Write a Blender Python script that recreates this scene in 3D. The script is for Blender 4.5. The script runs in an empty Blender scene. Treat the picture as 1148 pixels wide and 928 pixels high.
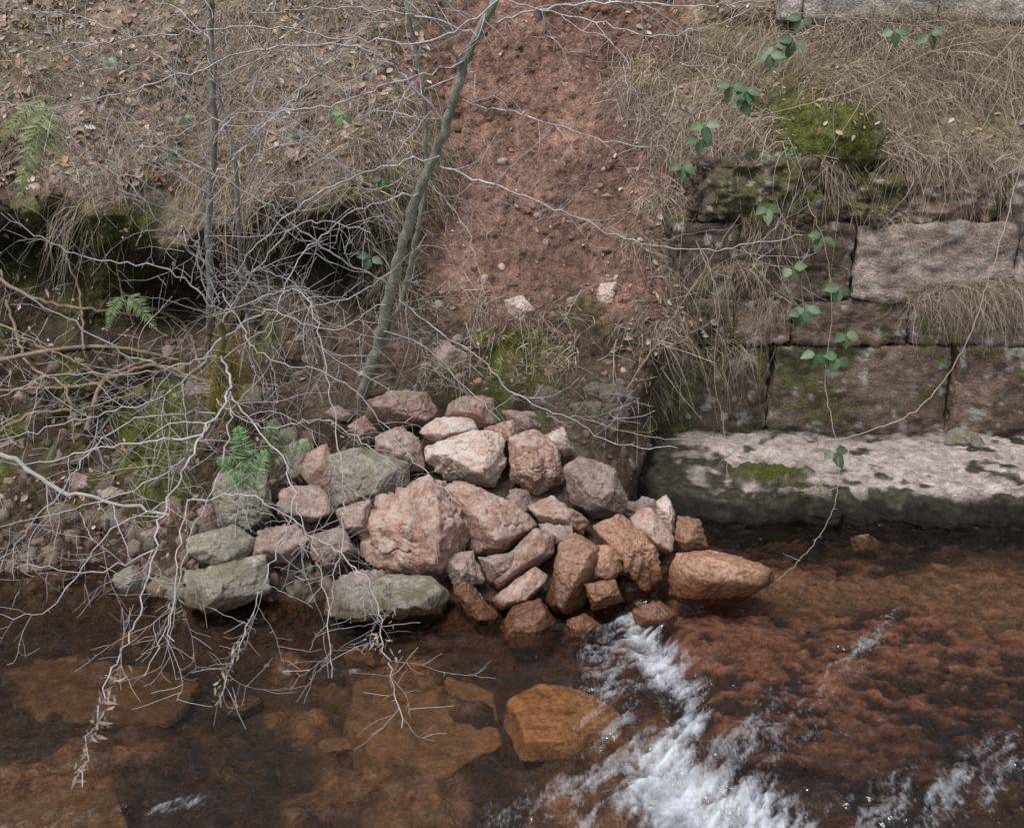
import bpy, math, random
import numpy as np
from mathutils import Vector
rng = np.random.default_rng(11)
random.seed(5)
scene = bpy.context.scene

# ------------------------------------------------------------------ noise
def _h(ix, iy, iz, s):
    n = (ix.astype(np.int64)*374761393 + iy.astype(np.int64)*668265263 + iz.astype(np.int64)*2147483647 + s*974711) & 0xFFFFFFFF
    n = ((n ^ (n >> 13))*1274126177) & 0xFFFFFFFF
    n = ((n ^ (n >> 16))*2246822519) & 0xFFFFFFFF
    n = n ^ (n >> 15)
    return (n & 0xFFFFFF)/float(0xFFFFFF)*2-1
def vn(p, s=0):
    i = np.floor(p); f = p-i; f = f*f*f*(f*(f*6-15)+10); i = i.astype(np.int64)
    x, y, z = i[..., 0], i[..., 1], i[..., 2]; fx, fy, fz = f[..., 0], f[..., 1], f[..., 2]
    def L(a, b, t): return a+(b-a)*t
    c = lambda a, b, d: _h(x+a, y+b, z+d, s)
    return L(L(L(c(0,0,0), c(1,0,0), fx), L(c(0,1,0), c(1,1,0), fx), fy),
             L(L(c(0,0,1), c(1,0,1), fx), L(c(0,1,1), c(1,1,1), fx), fy), fz)
def fbm(p, o=4, s=0, g=.5):
    a = 1.; r = 0; p = np.asarray(p, float); t = 0
    for k in range(o):
        r = r+a*vn(p, s+k*17); t += a; a *= g; p = p*2.03+7.1
    return r/t
def fb2(x, y, sc, o=4, s=0, g=.5):
    return fbm(np.stack([x*sc, y*sc, np.zeros_like(x)+.37*s], -1), o, s, g)
def ss(a, b, x):
    t = np.clip((x-a)/(b-a), 0, 1); return t*t*(3-2*t)
C3 = lambda *c: np.array(c)

# ------------------------------------------------------------------ camera survey
F = 1289.; TH = math.radians(18); CAM = np.array([0, 0, 2.4])
fw = np.array([0, math.cos(TH), -math.sin(TH)]); up = np.array([0, math.sin(TH), math.cos(TH)]); rt = np.array([1., 0, 0])
def ray(u, v):
    u = np.asarray(u, float)[..., None]; v = np.asarray(v, float)[..., None]
    return fw+rt*(u-574)/F+up*(464-v)/F
def at(u, v, y, zmin=.08):
    d = ray(u, v); t = y/d[1]
    if d[2] < 0: t = min(t, (2.4-zmin)/-d[2])
    return CAM+d*t
def atz(u, v, z=0.):
    d = ray(u, v); return CAM+d*((2.4-z)/-d[..., 2:3])

# ------------------------------------------------------------------ bank shape
LZ = [-.8, 0, .3, .6, .9, 1.2, 1.40, 1.54, 2.0, 2.65, 3.2, 4, 5]
LY = [4.4, 5.0, 5.4, 5.8, 6.15, 6.38, 6.2, 6.08, 6.6, 7.4, 8.2, 9.6, 12]
MZ = [-.8, 0, .5, 1.0, 1.5, 2.0, 2.7, 3.3, 4, 5]
MY = [4.6, 5.2, 5.9, 6.35, 6.8, 7.2, 7.8, 8.5, 9.7, 12]
RZ = [-.8, 0, .5, 1.66, 1.78, 1.95, 2.2, 2.5, 3.0, 4, 5]
RY = [6.6, 6.6, 6.6, 6.6, 6.50, 6.68, 6.95, 7.3, 8.0, 9.7, 12]
def gau(x, z, cx, cz, rx, rz): return np.exp(-((x-cx)/rx)**2-((z-cz)/rz)**2)
def warp(x): return .10*np.sin(x*3.1+.6)+.06*np.sin(x*7.3+2)+.035*np.sin(x*17+1)
def bank_base(x, z):
    wz = z+warp(x)*ss(.3, 1.0, z)*(1-ss(1.9, 2.6, z))
    l = np.interp(wz, LZ, LY); m = np.interp(z, MZ, MY); r = np.interp(z, RZ, RY)
    a = ss(-.85, -.35, x); y = l*(1-a)+m*a
    xc = .5+.66*np.clip(z, 0, 1.6)+.09*np.sin(z*9)+.05*np.sin(z*23+1)
    b = ss(xc-.32, xc+.24, x); y = y*(1-b)+r*b
    y = y+.6*gau(x, z, -1.05, 1.22, .25, .18)+.4*gau(x, z, -2.7, 1.25, .25, .16)+.35*gau(x, z, -1.9, 1.0, .3, .16)+.3*gau(x, z, -.75, .95, .2, .15)
    y = y-.30*gau(x, z, 1.75, 1.97, .36, .2)-.12*gau(x, z, -.6, .55, .3, .3)-.16*gau(x, z, -2.2, .75, .3, .14)-.2*gau(x, z, -2.15, 1.3, .16, .2)-.18*gau(x, z, -1.5, 1.15, .12, .2)
    pile = 4.44+z/.74+.26
    w = ss(-2.0, -1.5, x)*(1-ss(.35, .9, x))*(1-ss(.5, .75, z))
    y = y*(1-w)+np.minimum(y, pile)*w
    return y
def bank(x, z):
    y = bank_base(x, z)
    right = ss(.9, 1.3, x)*(1-ss(1.7, 1.9, z))
    k = 1-right*.9
    left = 1-ss(-.7, -.2, x)
    rid = 1-np.abs(fb2(x, z*.6, 6, 3, 7))*2
    y = y-k*(.10*fb2(x, z, 1.3, 3, 1)+(.05+.06*left)*fb2(x, z, 4.5, 3, 2)+(.036+.014*left)*fb2(x, z, 15, 4, 3, .6)+.018*rid+.014*np.abs(fb2(x, z, 34, 3, 4))+.006*fb2(x, z, 80, 2, 6))
    return y
def on_bank(u, v, off=0.):
    u = np.atleast_1d(np.asarray(u, float)); v = np.atleast_1d(np.asarray(v, float)); out = np.zeros((len(u), 3))
    ts = np.linspace(4.2, 12, 420)
    for i in range(0, len(u), 3000):
        d = ray(u[i:i+3000], v[i:i+3000]); d = d/d[:, 1:2]
        P = CAM+d[:, None, :]*ts[None, :, None]
        hit = P[..., 1] >= bank_base(P[..., 0], P[..., 2])
        k = np.argmax(hit, 1); out[i:i+3000] = P[np.arange(len(k)), k]
    out[:, 1] = bank(out[:, 0], out[:, 2])-off
    return out

# ------------------------------------------------------------------ mesh helpers
def mk(name, V, faces, mat, col=None, attrs=None, smooth=True, parent=None, origin=None):
    V = np.asarray(V, np.float32).reshape(-1, 3)
    if origin is not None: V = V-np.asarray(origin, np.float32)
    if isinstance(faces, np.ndarray): faces = [faces]
    faces = [f for f in faces if len(f)]
    me = bpy.data.meshes.new(name)
    me.vertices.add(len(V)); me.vertices.foreach_set('co', V.ravel())
    lv = np.concatenate([f.ravel() for f in faces]).astype(np.int32)
    cnt = np.concatenate([np.full(len(f), f.shape[1]) for f in faces]).astype(np.int32)
    me.loops.add(len(lv)); me.loops.foreach_set('vertex_index', lv)
    me.polygons.add(len(cnt))
    me.polygons.foreach_set('loop_start', np.concatenate([[0], np.cumsum(cnt)[:-1]]).astype(np.int32))
    me.polygons.foreach_set('loop_total', cnt)
    me.polygons.foreach_set('use_smooth', np.full(len(cnt), smooth))
    me.update(calc_edges=True)
    if col is not None:
        a = me.color_attributes.new('Col', 'FLOAT_COLOR', 'POINT')
        c = np.ones((len(V), 4), np.float32); c[:, :3] = np.asarray(col).reshape(-1, 3); a.data.foreach_set('color', c.ravel())
    for k, val in (attrs or {}).items():
        a = me.attributes.new(k, 'FLOAT', 'POINT'); a.data.foreach_set('value', np.asarray(val, np.float32).ravel())
    me.materials.append(mat)
    ob = bpy.data.objects.new(name, me); scene.collection.objects.link(ob)
    if origin is not None: ob.location = origin
    if parent: ob.parent = parent
    return ob
def gridfaces(nu, nv, flip=False):
    i = np.arange(nu-1)[:, None]*nv+np.arange(nv-1)[None, :]
    i = i.ravel(); f = np.stack([i, i+nv, i+nv+1, i+1], -1)
    return f[:, ::-1].copy() if flip else f
class Acc:
    def __init__(s): s.V = []; s.Q = []; s.T = []; s.C = []; s.n = 0
    def add(s, V, C, Q=None, T=None):
        V = np.asarray(V).reshape(-1, 3); C = np.broadcast_to(np.asarray(C), V.shape)
        if Q is not None and len(Q): s.Q.append(np.asarray(Q)+s.n)
        if T is not None and len(T): s.T.append(np.asarray(T)+s.n)
        s.V.append(V); s.C.append(C); s.n += len(V)
    def tube(s, P, R, col, k=5):
        P = np.asarray(P, float); n = len(P)
        if n < 2: return
        T = np.gradient(P, axis=0); T /= np.linalg.norm(T, axis=1)[:, None]+1e-9
        ref = np.array([.31, .9, .29]) if abs(T[:, 1]).mean() < .8 else np.array([1., .1, .2])
        A = np.cross(T, ref); A /= np.linalg.norm(A, axis=1)[:, None]+1e-9; B = np.cross(T, A)
        an = np.arange(k)/k*2*math.pi; R = np.broadcast_to(np.asarray(R, float), (n,))
        V = P[:, None]+R[:, None, None]*(A[:, None]*np.cos(an)[None, :, None]+B[:, None]*np.sin(an)[None, :, None])
        i = np.arange(n-1)[:, None]*k; j = np.arange(k)[None, :]; j2 = (j+1) % k
        Q = np.stack([i+j, i+j2, i+k+j2, i+k+j], -1).reshape(-1, 4)
        c = np.asarray(col, float)
        if c.ndim == 1: c = np.repeat(c[None]*rng.uniform(.85, 1.15), n, 0)
        s.add(V, np.repeat(c, k, 0), Q)
    def build(s, name, mat, **kw):
        fs = []
        if s.Q: fs.append(np.concatenate(s.Q))
        if s.T: fs.append(np.concatenate(s.T))
        return mk(name, np.concatenate(s.V), fs, mat, col=np.concatenate(s.C), **kw)

# ------------------------------------------------------------------ materials
def newmat(name):
    m = bpy.data.materials.new(name); m.use_nodes = True; nt = m.node_tree
    for n in list(nt.nodes): nt.nodes.remove(n)
    return m, nt, nt.nodes, nt.links
def N(nt, t, **kw):
    n = nt.nodes.new(t)
    for k, v in kw.items():
        if k.startswith('i_'): n.inputs[k[2:].replace('_', ' ')].default_value = v
        else: setattr(n, k, v)
    return n
def ramp(nt, src, stops):
    r = nt.nodes.new('ShaderNodeValToRGB'); e = r.color_ramp.elements
    while len(e) < len(stops): e.new(.5)
    for x, (p, c) in zip(e, stops):
        x.position = p; x.color = (c, c, c, 1) if np.isscalar(c) else (*c, 1)
    nt.links.new(src, r.inputs[0]); return r.outputs[0]
def mixc(nt, fac, a, b, mode='MIX'):
    m = nt.nodes.new('ShaderNodeMix'); m.data_type = 'RGBA'; m.blend_type = mode
    for s, v in ((0, fac), (6, a), (7, b)):
        if isinstance(v, bpy.types.NodeSocket): nt.links.new(v, m.inputs[s])
        else: m.inputs[s].default_value = v if s == 0 else (*v, 1)
    return m.outputs[2]
def fibre_mat(name, trans=0.):
    m, nt, nd, lk = newmat(name)
    a = N(nt, 'ShaderNodeAttribute', attribute_name='Col'); b = N(nt, 'ShaderNodeBsdfDiffuse'); lk.new(a.outputs['Color'], b.inputs[0]); o = N(nt, 'ShaderNodeOutputMaterial')
    if trans:
        t = N(nt, 'ShaderNodeBsdfTranslucent'); lk.new(a.outputs['Color'], t.inputs[0]); mx = N(nt, 'ShaderNodeMixShader', i_Fac=trans)
        lk.new(b.outputs[0], mx.inputs[1]); lk.new(t.outputs[0], mx.inputs[2]); lk.new(mx.outputs[0], o.inputs[0])
    else: lk.new(b.outputs[0], o.inputs[0])
    return m
def attr_mat(name, rough=.9, sc=(25, 90), var=.35, bump=.5, dist=.01, spec=.3, trans=0.):
    m, nt, nd, lk = newmat(name)
    a = N(nt, 'ShaderNodeAttribute', attribute_name='Col'); c = a.outputs['Color']
    b = N(nt, 'ShaderNodeBsdfPrincipled', i_Roughness=rough); b.inputs['Specular IOR Level'].default_value = spec
    tc = N(nt, 'ShaderNodeTexCoord')
    n1 = N(nt, 'ShaderNodeTexNoise', i_Scale=sc[0], i_Detail=4., i_Roughness=.65); lk.new(tc.outputs['Object'], n1.inputs['Vector'])
    c = mixc(nt, 1., c, ramp(nt, n1.outputs[0], [(.3, 1-var), (.7, 1+var)]), 'MULTIPLY')
    n2 = N(nt, 'ShaderNodeTexNoise', i_Scale=sc[1], i_Detail=3., i_Roughness=.6); lk.new(tc.outputs['Object'], n2.inputs['Vector'])
    c = mixc(nt, 1., c, ramp(nt, n2.outputs[0], [(.3, 1-var*.8), (.7, 1+var*.8)]), 'MULTIPLY')
    lk.new(c, b.inputs['Base Color'])
    if bump:
        ad = N(nt, 'ShaderNodeMath', operation='ADD'); lk.new(n1.outputs[0], ad.inputs[0]); lk.new(n2.outputs[0], ad.inputs[1])
        bp = N(nt, 'ShaderNodeBump', i_Strength=bump, i_Distance=dist); lk.new(ad.outputs[0], bp.inputs['Height']); lk.new(bp.outputs[0], b.inputs['Normal'])
    o = N(nt, 'ShaderNodeOutputMaterial')
    if trans > 0:
        t = N(nt, 'ShaderNodeBsdfTranslucent'); lk.new(c, t.inputs[0]); mx = N(nt, 'ShaderNodeMixShader', i_Fac=trans)
        lk.new(b.outputs[0], mx.inputs[1]); lk.new(t.outputs[0], mx.inputs[2]); lk.new(mx.outputs[0], o.inputs[0])
    else: lk.new(b.outputs[0], o.inputs[0])
    return m
def rock_mat(name, c1, c2, c3, moss=0., pale=0., rough=.8, wet=.06):
    m, nt, nd, lk = newmat(name)
    tc = N(nt, 'ShaderNodeTexCoord'); oi = N(nt, 'ShaderNodeObjectInfo')
    vm = N(nt, 'ShaderNodeVectorMath', operation='MULTIPLY_ADD'); lk.new(oi.outputs['Random'], vm.inputs[0]); vm.inputs[1].default_value = (37, 61, 23)
    lk.new(tc.outputs['Object'], vm.inputs[2])
    def nz(s, d=5., r=.6):
        n = N(nt, 'ShaderNodeTexNoise', i_Scale=s, i_Detail=d, i_Roughness=r); lk.new(vm.outputs[0], n.inputs['Vector']); return n.outputs[0]
    a, b_, f, g = nz(6), nz(17), nz(60, 3.), nz(210, 1.)
    c = mixc(nt, ramp(nt, a, [(.35, 0.), (.65, 1.)]), c1, c2)
    c = mixc(nt, ramp(nt, b_, [(.48, 0.), (.68, .8)]), c, c3)
    c = mixc(nt, 1., c, ramp(nt, f, [(.3, .62), (.7, 1.35)]), 'MULTIPLY')
    c = mixc(nt, 1., c, ramp(nt, g, [(.3, .75), (.7, 1.22)]), 'MULTIPLY')
    rv = N(nt, 'ShaderNodeMapRange'); rv.inputs[3].default_value = .72; rv.inputs[4].default_value = 1.25; lk.new(oi.outputs['Random'], rv.inputs[0])
    c = mixc(nt, 1., c, rv.outputs[0], 'MULTIPLY')
    ge = N(nt, 'ShaderNodeNewGeometry'); sn = N(nt, 'ShaderNodeSeparateXYZ'); lk.new(ge.outputs['Normal'], sn.inputs[0])
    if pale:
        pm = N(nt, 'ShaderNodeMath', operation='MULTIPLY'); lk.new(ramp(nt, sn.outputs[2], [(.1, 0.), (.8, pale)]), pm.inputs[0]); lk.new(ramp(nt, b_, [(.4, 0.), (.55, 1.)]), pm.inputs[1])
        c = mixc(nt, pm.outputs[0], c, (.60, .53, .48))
    if moss:
        pm = N(nt, 'ShaderNodeMath', operation='MULTIPLY'); lk.new(ramp(nt, sn.outputs[2], [(.0, .3), (.7, 1.)]), pm.inputs[0]); lk.new(ramp(nt, a, [(.5, 0.), (.6, moss)]), pm.inputs[1])
        c = mixc(nt, pm.outputs[0], c, (.12, .11, .035))
    sp = N(nt, 'ShaderNodeSeparateXYZ'); lk.new(ge.outputs['Position'], sp.inputs[0])
    wz = N(nt, 'ShaderNodeMath', operation='MULTIPLY_ADD'); lk.new(a, wz.inputs[0]); wz.inputs[1].default_value = -.14; lk.new(sp.outputs[2], wz.inputs[2])
    wm = N(nt, 'ShaderNodeMapRange'); lk.new(wz.outputs[0], wm.inputs[0]); wm.inputs[1].default_value = wet-.09; wm.inputs[2].default_value = wet-.01; wm.inputs[3].default_value = 1.; wm.inputs[4].default_value = 0.
    cw = mixc(nt, 1., c, (.42, .34, .28), 'MULTIPLY'); c = mixc(nt, wm.outputs[0], c, cw)
    b = N(nt, 'ShaderNodeBsdfPrincipled'); lk.new(c, b.inputs['Base Color']); b.inputs['Specular IOR Level'].default_value = .4
    rr = N(nt, 'ShaderNodeMapRange'); lk.new(wm.outputs[0], rr.inputs[0]); rr.inputs[3].default_value = rough; rr.inputs[4].default_value = .22; lk.new(rr.outputs[0], b.inputs['Roughness'])
    ad = N(nt, 'ShaderNodeMath', operation='ADD'); lk.new(b_, ad.inputs[0]); lk.new(f, ad.inputs[1])
    bp = N(nt, 'ShaderNodeBump', i_Strength=.6, i_Distance=.016); lk.new(ad.outputs[0], bp.inputs['Height']); lk.new(bp.outputs[0], b.inputs['Normal'])
    o = N(nt, 'ShaderNodeOutputMaterial'); lk.new(b.outputs[0], o.inputs[0]); return m

M_bank = attr_mat('earth_bank', .95, (22, 95), .5, 1., .02, .15)
M_wall = attr_mat('weathered_sandstone', .9, (14, 80), .38, .9, .016, .2)
M_ledge = attr_mat('ledge_stone', .85, (18, 90), .38, .8, .014, .15)
M_bed = attr_mat('river_bed', .6, (14, 60), .5, .8, .03, .3)
M_twig = fibre_mat('twig_bark'); M_straw = fibre_mat('dry_straw', .25); M_moss = fibre_mat('moss'); M_dead = fibre_mat('dead_leaf', .2)
M_bark = attr_mat('trunk_bark', .85, (25, 120), .35, .5, .004)
M_leaf = attr_mat('green_leaf', .5, (30, 120), .2, .2, .002, .5, trans=.25)
M_peb = attr_mat('pebble', .9, (60, 160), .35, .5, .006)

# ------------------------------------------------------------------ river bank
xs = np.concatenate([np.linspace(-14, -3.5, 40)[:-1], np.arange(-3.5, 3.5, .0095), np.linspace(3.5, 14, 40)])
zs = np.concatenate([np.linspace(-.8, -.1, 10)[:-1], np.arange(-.1, 3.0, .0095), np.linspace(3.0, 5, 30)])
X, Z = np.meshgrid(xs, zs, indexing='ij'); Y = bank(X, Z)
soil = ss(-.62, -.42, X+.3*fb2(X, Z, 3, 4, 9))*(1-ss(.6, .85, X+.35*fb2(X, Z, 3, 4, 10)-.14*Z))*ss(.75, 1.05, Z+.3*fb2(X, Z, 3, 3, 12))
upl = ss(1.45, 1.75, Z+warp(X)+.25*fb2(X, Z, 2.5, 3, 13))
n1 = fb2(X, Z, 7, 4, 20)[..., None]; n2 = fb2(X, Z, 28, 3, 21)[..., None]; n3 = fb2(X, Z, 2.2, 4, 22); n4 = fb2(X*1.2, Z*.7, 2.6, 4, 24)[..., None]
c_soil = C3(.235, .140, .108)*(1+.35*n1+.45*n2)*(1+.6*n4)
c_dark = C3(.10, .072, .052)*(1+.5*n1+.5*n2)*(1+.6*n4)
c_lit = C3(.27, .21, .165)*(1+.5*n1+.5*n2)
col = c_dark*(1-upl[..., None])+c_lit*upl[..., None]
mossm = (ss(-.1, .16, n3)*(.95-.55*upl)*(1-soil))[..., None]
mossm = np.maximum(mossm, gau(X, Z, 1.72, 1.95, .42, .26)[..., None]*1.3).clip(0, 1)
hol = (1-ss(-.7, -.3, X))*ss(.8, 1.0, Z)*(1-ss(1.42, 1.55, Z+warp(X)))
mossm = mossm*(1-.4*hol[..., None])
col = col*(1-soil[..., None])+c_soil*soil[..., None]
col = col*(1-mossm)+C3(.10, .11, .028)*(1+.7*n2)*mossm
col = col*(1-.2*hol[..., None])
low = (1-ss(.1, .45, Z+.1*n3))[..., None]
col = col*(1-low)+C3(.085, .055, .042)*(1+.4*n2)*low
V = np.stack([X, Y, Z], -1)
top = V[:, -1:].copy(); top[..., 1] = 60; top[..., 2] = 7
V = np.concatenate([V, top], 1); col = np.concatenate([col, col[:, -1:]], 1)
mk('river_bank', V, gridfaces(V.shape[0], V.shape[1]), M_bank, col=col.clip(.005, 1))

# ------------------------------------------------------------------ stone walls
def cube_grid(n):
    g = np.linspace(-1, 1, n+1); A, B = np.meshgrid(g, g, indexing='ij'); o = np.ones_like(A); Vs = []; Fs = []; k = 0
    for ax in range(3):
        for sg in (-1, 1):
            p = [None]*3; p[ax] = o*sg; p[(ax+1) % 3] = A; p[(ax+2) % 3] = B
            Vs.append(np.stack(p, -1).reshape(-1, 3)); Fs.append(gridfaces(n+1, n+1, sg < 0)+k); k += (n+1)**2
    return np.concatenate(Vs), np.concatenate(Fs)
CG, CF = cube_grid(44)
def block(acc, x0, x1, z0, z1, yf, dep, seed, tone, mossy=0., r=.03, amp=.018):
    c = np.array([(x0+x1)/2, yf+dep/2, (z0+z1)/2]); h = np.array([(x1-x0)/2-.004, dep/2, (z1-z0)/2-.004])
    p = CG*h; inner = np.clip(p, -(h-r), h-r); d = p-inner; l = np.linalg.norm(d, axis=1)[:, None]+1e-9
    nn = d/l; p = inner+nn*np.minimum(l, r)
    w = p+c; p = p+nn*(amp*fbm(w*5+seed, 4, 3)+amp*.6*fbm(w*20, 3, 5))[:, None]
    p[:, 2] += .015*fbm(w*[1.5, 1, 1], 2, 9)
    w = p+c; a = fbm(w*3.2+seed*3, 4, 31)[:, None]; b = fbm(w*14, 4, 33)[:, None]; e = fbm(w*[2, 2, 5.], 4, 37)[:, None]
    colr = np.array(tone)*(1+.35*a+.5*b)
    st = ss(-.05, .3, e); colr = colr*(1-st*.65)+C3(.085, .066, .052)*st*.65
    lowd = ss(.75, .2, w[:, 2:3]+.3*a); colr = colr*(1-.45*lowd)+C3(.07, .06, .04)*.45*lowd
    ms = ss(.25-.5*mossy, .5-.5*mossy, a+.35*b)*ss(0.0, .05, mossy+np.zeros_like(a)); colr = colr*(1-ms*.8)+C3(.085, .085, .035)*(1+.5*b)*ms*.8
    li = ss(.32, .42, fbm(w*20+9, 3, 41)[:, None]); colr = colr*(1-li*.5)+C3(.46, .45, .43)*li*.5
    acc.add(w, colr.clip(.01, 1), CF)
wa = Acc()
PK = (.34, .275, .24); GR = (.29, .25, .225); BR = (.22, .16, .13); DK = (.135, .105, .08)
rows = [(.16, .725, [.2, .78, 1.51, 2.56, 3.4, 4.3, 5.3, 6.4, 7.5, 8.6], [DK, DK, BR, (.26, .175, .145), BR, PK, BR, PK, BR], .3),
        (.725, .99, [.7, 1.27, 1.62, 2.28, 2.98, 3.7, 4.5, 5.6, 6.5, 7.6, 8.6], [DK, BR, BR, PK, PK, BR, PK, GR, BR, PK], .25),
        (.99, 1.43, [.9, 1.28, 1.93, 2.84, 3.6, 4.6, 5.6, 6.8, 7.6, 8.6], [DK, DK, PK, PK, PK, GR, BR, PK, GR], .12),
        (1.43, 1.80, [1.0, 1.72, 2.18, 2.75, 3.1, 3.8, 4.7, 5.5, 6.6, 7.4, 8.6], [DK, DK, BR, GR, GR, BR, DK, BR, BR, DK], .4)]
sd = 1
for z0, z1, xx, tn, ms in rows:
    for i in range(len(xx)-1):
        sd += 1
        top_row = z0 > 1.4
        block(wa, xx[i], xx[i+1], z0, z1+(random.uniform(-.1, .02) if top_row else 0), 6.42+random.uniform(-.03, .03), .34, sd, tn[i], ms+random.uniform(-.15, .1), r=.05 if top_row else .028, amp=.036 if z0 < 1.4 else .09)
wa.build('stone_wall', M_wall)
wb = Acc()
for z0, z1, xx in [(2.50, 2.82, [1.60, 1.74, 2.55, 3.1, 3.9, 4.8, 5.9]), (2.82, 3.15, [1.60, 2.1, 2.9, 3.5, 4.5, 5.9])]:
    for i in range(len(xx)-1):
        sd += 1; block(wb, xx[i], xx[i+1], z0, z1, 7.25, .4, sd, (.42, .38, .34), .05)
wb.build('upper_stone_wall', M_wall)

# ------------------------------------------------------------------ stone ledge
xl = np.concatenate([np.arange(.3, 3.6, .011), np.linspace(3.6, 10, 60)]); tl = np.linspace(0, 1, 130)
X, T = np.meshgrid(xl, tl, indexing='ij')
front = 5.42+.10*fb2(X, X*0, 2.2, 4, 50)+.35*(1-ss(.45, .95, X))+.07*fb2(X, X*0, 9, 4, 51, .6)
tt = np.clip((T-.22)/.78, 0, 1); Y = front+(6.55-front)*tt; Yf = front-.05*ss(0, 1, (.22-T)/.22)
Y = np.where(T < .22, Yf, Y)
h = .13+.08*tt+.035*fb2(X, Y, 2.5, 4, 52)+.024*fb2(X, Y, 12, 4, 53)+.03*(1-ss(0, .5, X-.4))
edge = ss(0, 1, T/.22)
Zz = -.35+(h+.35)*np.where(T < .22, np.power(edge, .6), 1)-.06*np.exp(-tt*12)
Y = Y+.04*fb2(X, Zz, 14, 3, 55)
a = fb2(X, Y, 3.0, 4, 56)[..., None]; b = fb2(X, Y, 11, 5, 57)[..., None]; e = fb2(X, Y, 40, 3, 58)[..., None]
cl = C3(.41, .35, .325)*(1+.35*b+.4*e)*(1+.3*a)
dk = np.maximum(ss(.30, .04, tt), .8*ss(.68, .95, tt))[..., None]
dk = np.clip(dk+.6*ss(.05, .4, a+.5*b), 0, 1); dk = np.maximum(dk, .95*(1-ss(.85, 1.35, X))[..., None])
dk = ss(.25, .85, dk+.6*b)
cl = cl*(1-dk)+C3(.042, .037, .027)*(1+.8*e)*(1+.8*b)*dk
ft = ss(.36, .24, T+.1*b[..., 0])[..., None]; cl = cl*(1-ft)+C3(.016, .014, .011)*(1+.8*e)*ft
mm = (np.exp(-((X-1.42)/.2)**2-((Y-5.85)/.12)**2))[..., None]; mm = ss(.25, .6, mm+.3*b); cl = cl*(1-mm)+C3(.08, .09, .022)*mm; Zz = Zz+.04*mm[..., 0]*(1+e[..., 0])
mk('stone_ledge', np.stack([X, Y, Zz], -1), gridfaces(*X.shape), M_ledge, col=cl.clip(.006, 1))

# ------------------------------------------------------------------ river bed & water
edge_uv = [(735, 640), (750, 700), (790, 770), (780, 840), (830, 900), (930, 1000), (1000, 1150)]
EW = np.array([atz(u, v, 0.) for u, v in edge_uv])
def xedge(y): 
    o = np.argsort(EW[:, 1]); return np.interp(y, EW[o, 1], EW[o, 0])
def rside(x, y): return ss(-.08, .10, x-xedge(y)+.06*fb2(x, y, 4, 3, 60))
def axes(fx, fy):
    ax = np.concatenate([np.linspace(-14, -3.1, 50)[:-1], np.arange(-3.1, 3.1, fx), np.linspace(3.1, 14, 50)])
    ay = np.concatenate([np.linspace(-1.6, 2.5, 50)[:-1], np.arange(2.5, 5.75, fy), np.linspace(5.75, 6.8, 20)]); return np.meshgrid(ax, ay, indexing='ij')
X, Y = axes(.013, .012); rs = rside(X, Y)
pit = fb2(X*.9+.3*Y, Y*1.5, 11, 4, 61, .6)+.35*fb2(X, Y, 3, 2, 65); lowf = fb2(X, Y, 1.1, 4, 62); st = fb2(X, Y, 5, 3, 63); fine = fb2(X, Y, 24, 3, 64); cob = 1-np.abs(fb2(X, Y, 6, 2, 67))*2.2
zb = (1-rs)*(-.22+.12*lowf+.07*st+.03*cob+.02*fine)+rs*(-.07+.05*pit+.02*fine)
shore = ss(4.75, 5.25, Y)*(1-ss(-1.2, -.6, X)); zb = zb+shore*.2
zb = np.where(Y < .6, zb+(0.6-Y)*.7, zb)
oc = ss(-.12, .3, fb2(X, Y, 1.7, 4, 66)+.45*st)[..., None]; cbm = ss(.05, .4, fb2(X, Y, 8, 3, 69))[..., None]
cL = C3(.050, .036, .027)*(1+.5*fine[..., None])*(1-oc)+C3(.22, .135, .080)*(1+.5*fine+.5*st)[..., None]*oc
cL = cL*(1-.6*cbm)+C3(.15, .12, .095)*cbm*.6*(.3+oc)
cL = cL*(1-shore[..., None])+C3(.19, .12, .09)*(1+.5*st)[..., None]*shore[..., None]
pm = ss(-.18, .12, pit)[..., None]
cR = C3(.035, .022, .018)*(1-pm)+C3(.27, .15, .115)*(1+.35*fine[..., None])*(1+.4*lowf[..., None])*pm
tan = ss(.05, .35, fb2(X, Y, 1.3, 3, 68)+.8*np.exp(-((Y-4.9)/.28)**2)-.2)[..., None]*rs[..., None]
cR = cR*(1-.6*tan)+C3(.29, .20, .14)*.6*tan
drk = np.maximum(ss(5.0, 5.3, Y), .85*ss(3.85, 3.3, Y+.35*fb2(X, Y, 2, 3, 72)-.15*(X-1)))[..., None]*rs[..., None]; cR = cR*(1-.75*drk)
cb = cL*(1-rs[..., None])+cR*rs[..., None]
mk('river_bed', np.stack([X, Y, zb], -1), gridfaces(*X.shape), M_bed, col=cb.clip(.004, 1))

def plfoam_glint(X, Y, pl, wpx, inten):
    P = np.array([atz(u, v, .02)[:2] for u, v in pl]); W = np.array(wpx)/285.; best = np.zeros_like(X)
    for i in range(len(P)-1):
        a, b = P[i], P[i+1]; d = b-a; t = np.clip(((X-a[0])*d[0]+(Y-a[1])*d[1])/(d@d), 0, 1)
        D = np.hypot(X-a[0]-t*d[0], Y-a[1]-t*d[1]); w = W[i]*(1-t)+W[i+1]*t
        best = np.maximum(best, inten*np.exp(-(D/w)**2))
    return best
X, Y = axes(.010, .010); rs = rside(X, Y)
fm = plfoam_glint(X, Y, [(722, 672), (712, 700), (735, 730), (765, 770), (775, 800)], [12, 30, 34, 30, 20], .70)
fm = np.maximum(fm, plfoam_glint(X, Y, [(770, 815), (735, 850), (760, 890), (820, 920), (880, 960)], [18, 34, 56, 54, 50], 1.0))
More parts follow.
